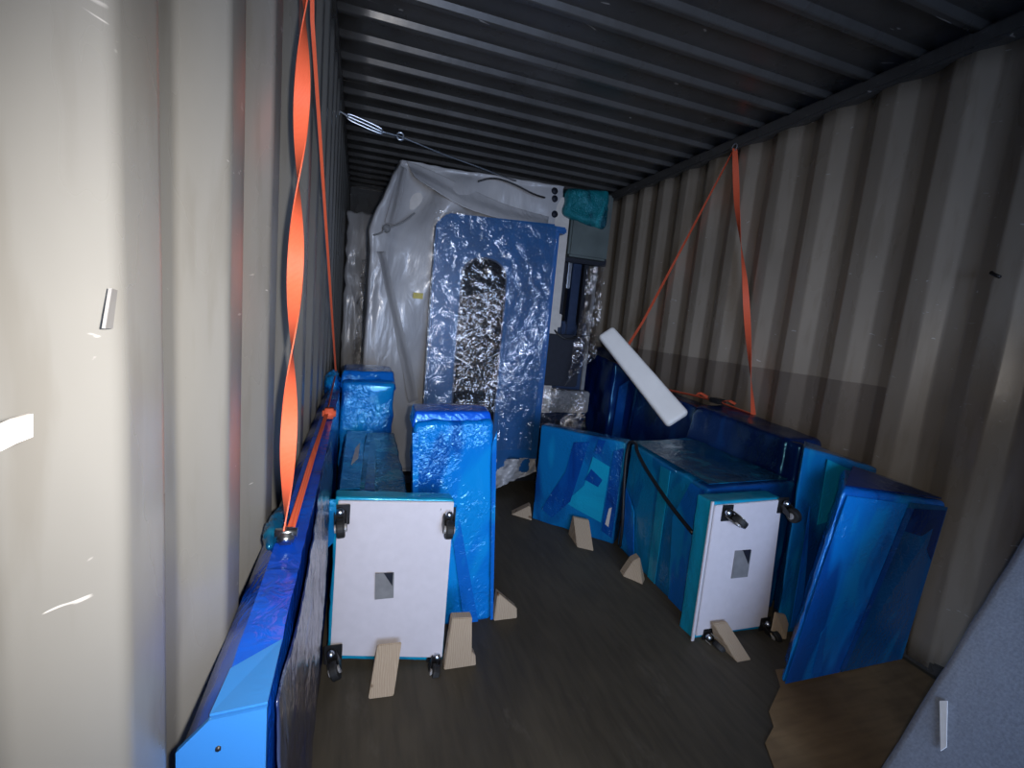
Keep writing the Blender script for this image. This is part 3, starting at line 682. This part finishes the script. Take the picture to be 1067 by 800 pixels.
# ---------------------------------------------------------------- wood chocks
def chock(label, pts, ext, knot=None):
    o = mesh('wood_chock', prism([Vector(p) for p in pts], ext, .0025), M['pine'], None, False)
    tag(o, label, 'wood chock', 'wooden chocks on the floor'); return o
chock('flat pine chock leaning on the bottom edge of the left white castered board', [(.236, 1.365, 0), (.262, 1.455, .118), (.262, 1.462, .118), (.245, 1.462, 0)], (.078, -.003, 0))
o = chock('tall pine chock with stepped foot at right corner of the left white castered board', [(.490, 1.44, 0), (.605, 1.44, 0), (.600, 1.44, .040), (.585, 1.44, .055), (.575, 1.44, .190), (.505, 1.44, .195)], (0, .035, 0))
chock('small triangular pine chock at the foot of the upright bright blue box', [(.735, 1.665, 0), (.835, 1.665, 0), (.830, 1.665, .045), (.740, 1.665, .125)], (0, .035, 0))
chock('short pine chock leaning on the turquoise panel set at an angle', [(1.372, 2.20, 0), (1.400, 2.34, .115), (1.405, 2.36, .115), (1.39, 2.36, 0)], (.075, -.055, 0))
chock('five sided pine chock lying by the low turquoise box behind the right castered base', [(1.475, 1.885, 0), (1.535, 1.80, 0), (1.575, 1.84, .0), (1.572, 1.90, .085), (1.535, 1.90, .07)], (.01, .05, 0.0))
chock('slanted pine wedge at the lower left corner of the right castered board', [(1.600, 1.255, 0), (1.572, 1.370, .085), (1.572, 1.385, .085), (1.60, 1.385, 0)], (.070, 0, 0))
chock('upright pine chock beside the lower right wheel of the right castered board', [(1.868, 1.345, .0), (1.93, 1.325, 0), (1.945, 1.34, .06), (1.925, 1.345, .10), (1.870, 1.345, .115)], (0, .012, 0))
chock('small pine chock peeking out left of the farthest turquoise panel', [(1.13, 2.66, 0), (1.232, 2.56, 0), (1.232, 2.60, .07), (1.225, 2.61, .075)], (.02, .06, 0))

# ---------------------------------------------------------------- straps
ring_z = 2.40
def lashing_ring(p, parent, r=.02):
    b = bmesh.new(); tube('lashing_ring', [Vector(p) + Vector((0, r * math.cos(a * math.pi / 6), r * math.sin(a * math.pi / 6))) for a in range(13)], .004, M['grey'], parent)
# left: wide near leg with twists, thin far leg, and the run along the panel top
sl = root('ratchet_strap', (.05, .83, .82), 'orange ratchet strap twisting down the left wall to the long blue panel', 'strap', 'orange ratchet straps')
topL = Vector((.035, 1.09, 2.40)); botL = Vector((.050, .835, .822))
tw = lambda t: math.pi * (3.0 * t + .02)
ribbon('near_leg', [topL, botL], .026, M['strap'], sl, (1, 0, 0), lambda t: math.pi / 2 + math.pi * (t - .805) / .184, n=200)
farL = Vector((.060, 1.78, .835))
ribbon('far_leg', [topL + Vector((-.02, .01, 0)), Vector((.02, 1.30, 1.87)), at(350, 388, x=.05), farL], .009, M['strap'], sl, (0, 1, 0), lambda t: 1.2 + t, n=60)
ribbon('lower_run', [farL, Vector((.055, 1.3, .822)), Vector((.056, .84, .824))], .013, M['strap'], sl, (1, 0, 0), lambda t: .5 * math.sin(t * 6), n=50)
b = box_bm((.040, .815, .815), (.066, .85, .835), bev=.004); mesh('buckle', cyl((.036, .83, .832), (.070, .83, .832), .008, b), M['metal'], sl)
b = box_bm((.045, 1.745, .815), (.09, 1.80, .850), bev=.008); mesh('knot', b, M['strap'], sl)
lashing_ring(topL + Vector((0, 0, .01)), sl)
# right
sr = root('ratchet_strap', (2.3, 2.06, .83), 'orange ratchet strap hung in an inverted V on the right wall', 'strap', 'orange ratchet straps')
topR = Vector((2.318, 2.535, 2.40))
ribbon('far_leg', [topR, at(670, 335, x=2.318), Vector((2.30, 3.52, .99))], .032, M['strap'], sr, (0, 1, 0), lambda t: .9 + .5 * t, n=60)
ribbon('near_leg', [topR + Vector((0, -.005, 0)), at(768, 215, x=2.318), at(776, 290, x=2.318), at(785, 432, x=2.31)], .036, M['strap'], sr, (0, 1, 0), lambda t: math.pi / 2 + math.pi * 2 * t, n=90)
e = at(785, 432, x=2.31)
ribbon('top_run', [e, (2.27, 2.28, .845), (2.24, 2.45, .85), (2.2, 2.72, .845)], .028, M['strap'], sr, (1, 0, 0), lambda t: .5, n=30)
mesh('ratchet', box_bm((2.235, 2.25, .835), (2.30, 2.34, .865), bev=.008), M['black'], sr, False)
ribbon('loose_end', [(2.25, 2.36, .86), (2.22, 2.40, .88), (2.23, 2.43, .86)], .028, M['strap'], sr, (1, 0, 0), n=10)
ribbon('loose_tail', [(2.25, 2.22, .86), (2.24, 2.17, .875), (2.26, 2.14, .86)], .028, M['strap'], sr, (1, 0, 0), n=10)
lashing_ring(topR + Vector((0, 0, .01)), sr)

# steel lashing with turnbuckle from the left wall to the machine top
tk = root('turnbuckle_lashing', (.0, 3.0, 2.30), 'steel wire lashing with turnbuckle from the upper left wall to the machine top', 'lashing')
W = lambda px, py, y: at(px, py, y=y)
p0, p1, p2, p3, p4 = W(353, 113, 3.0), W(362, 121, 3.0), W(398, 137, 3.02), W(417, 142, 3.04), W(530, 186, 3.2)
tube('hook', [p0 + Vector((-.01, 0, .02)), p0 + Vector((-.02, 0, 0)), p0 + Vector((0, 0, -.01)), p1], .009, M['metal'], tk)
up_ = Vector((0, 0, .016))
tube('turnbuckle', [p1, p1.lerp(p2, .1) + up_, p1.lerp(p2, .9) + up_, p2, p1.lerp(p2, .9) - up_, p1.lerp(p2, .1) - up_, p1], .007, M['metal'], tk)
tube('threaded_rod', [p1, p1.lerp(p2, .5), p2, p3], .006, M['metal'], tk)
tube('ring', [p3 + Vector((.02 * math.cos(a * math.pi / 6), 0, .02 * math.sin(a * math.pi / 6))) for a in range(13)], .007, M['metal'], tk)
tube('wire_rope', [p3, p3.lerp(p4, .35) + Vector((0, 0, -.005)), p3.lerp(p4, .7), p4, p4 + Vector((.06, .02, -.0))], .005, M['metal'], tk)

# white foam bar, tilted between machine and navy panel
u, v = at(631, 346, y=2.95), at(707, 438, x=2.06)
ax = (v - u).normalized(); sd = ax.cross(Vector((.35, .9, -.1))).normalized(); tk_ = ax.cross(sd).normalized()
L = (v - u).length; hw = .080; ht = .032
c8 = []
for X_ in (-1, 1):
    for Y_ in (-1, 1):
        for Z_ in (0, 1): c8.append(u + ax * L * Z_ + sd * hw * X_ * (1 if Z_ else .8) + tk_ * ht * Y_)
tag(wrap('foam_bar', c8, M['foam'], None, .028, .001, seed=80), 'short white foam bar tilted in front of the navy wrapped goods at centre right', 'foam bar')

# ---------------------------------------------------------------- small marks on the walls
def wallpatch(name, px, x, m, label, cat):
    pts = [at(a_, b_, x=x) for a_, b_ in px]
    s = .002 if x < 1 else -.002
    return tag(mesh(name, prism([p + Vector((s * .2, 0, 0)) for p in pts], (s, 0, 0)), m, None, False), label, cat)
wallpatch('white_tape', [(-6, 443), (10, 436), (28, 431), (28, 455), (10, 462), (-6, 470)], .0015, M['tape'], 'torn piece of white tape on the left wall at the left edge of the photo', 'tape')
wallpatch('grey_tape_strip', [(112, 300), (118, 302), (113, 342), (105, 342)], .0015, M['grey'], 'narrow grey tape strip on the nearest ridge of the left wall', 'tape')
q = at(1035, 285, x=2.35)
tag(mesh('bent_nail', join(cyl(q + Vector((.03, .02, .012)), q + Vector((-.012, 0, 0)), .006, n=8), cyl(q + Vector((-.012, 0, 0)), q + Vector((-.016, -.03, -.016)), .006, n=8)), M['black']), 'small black bent hook on the right wall near the right edge', 'hook')
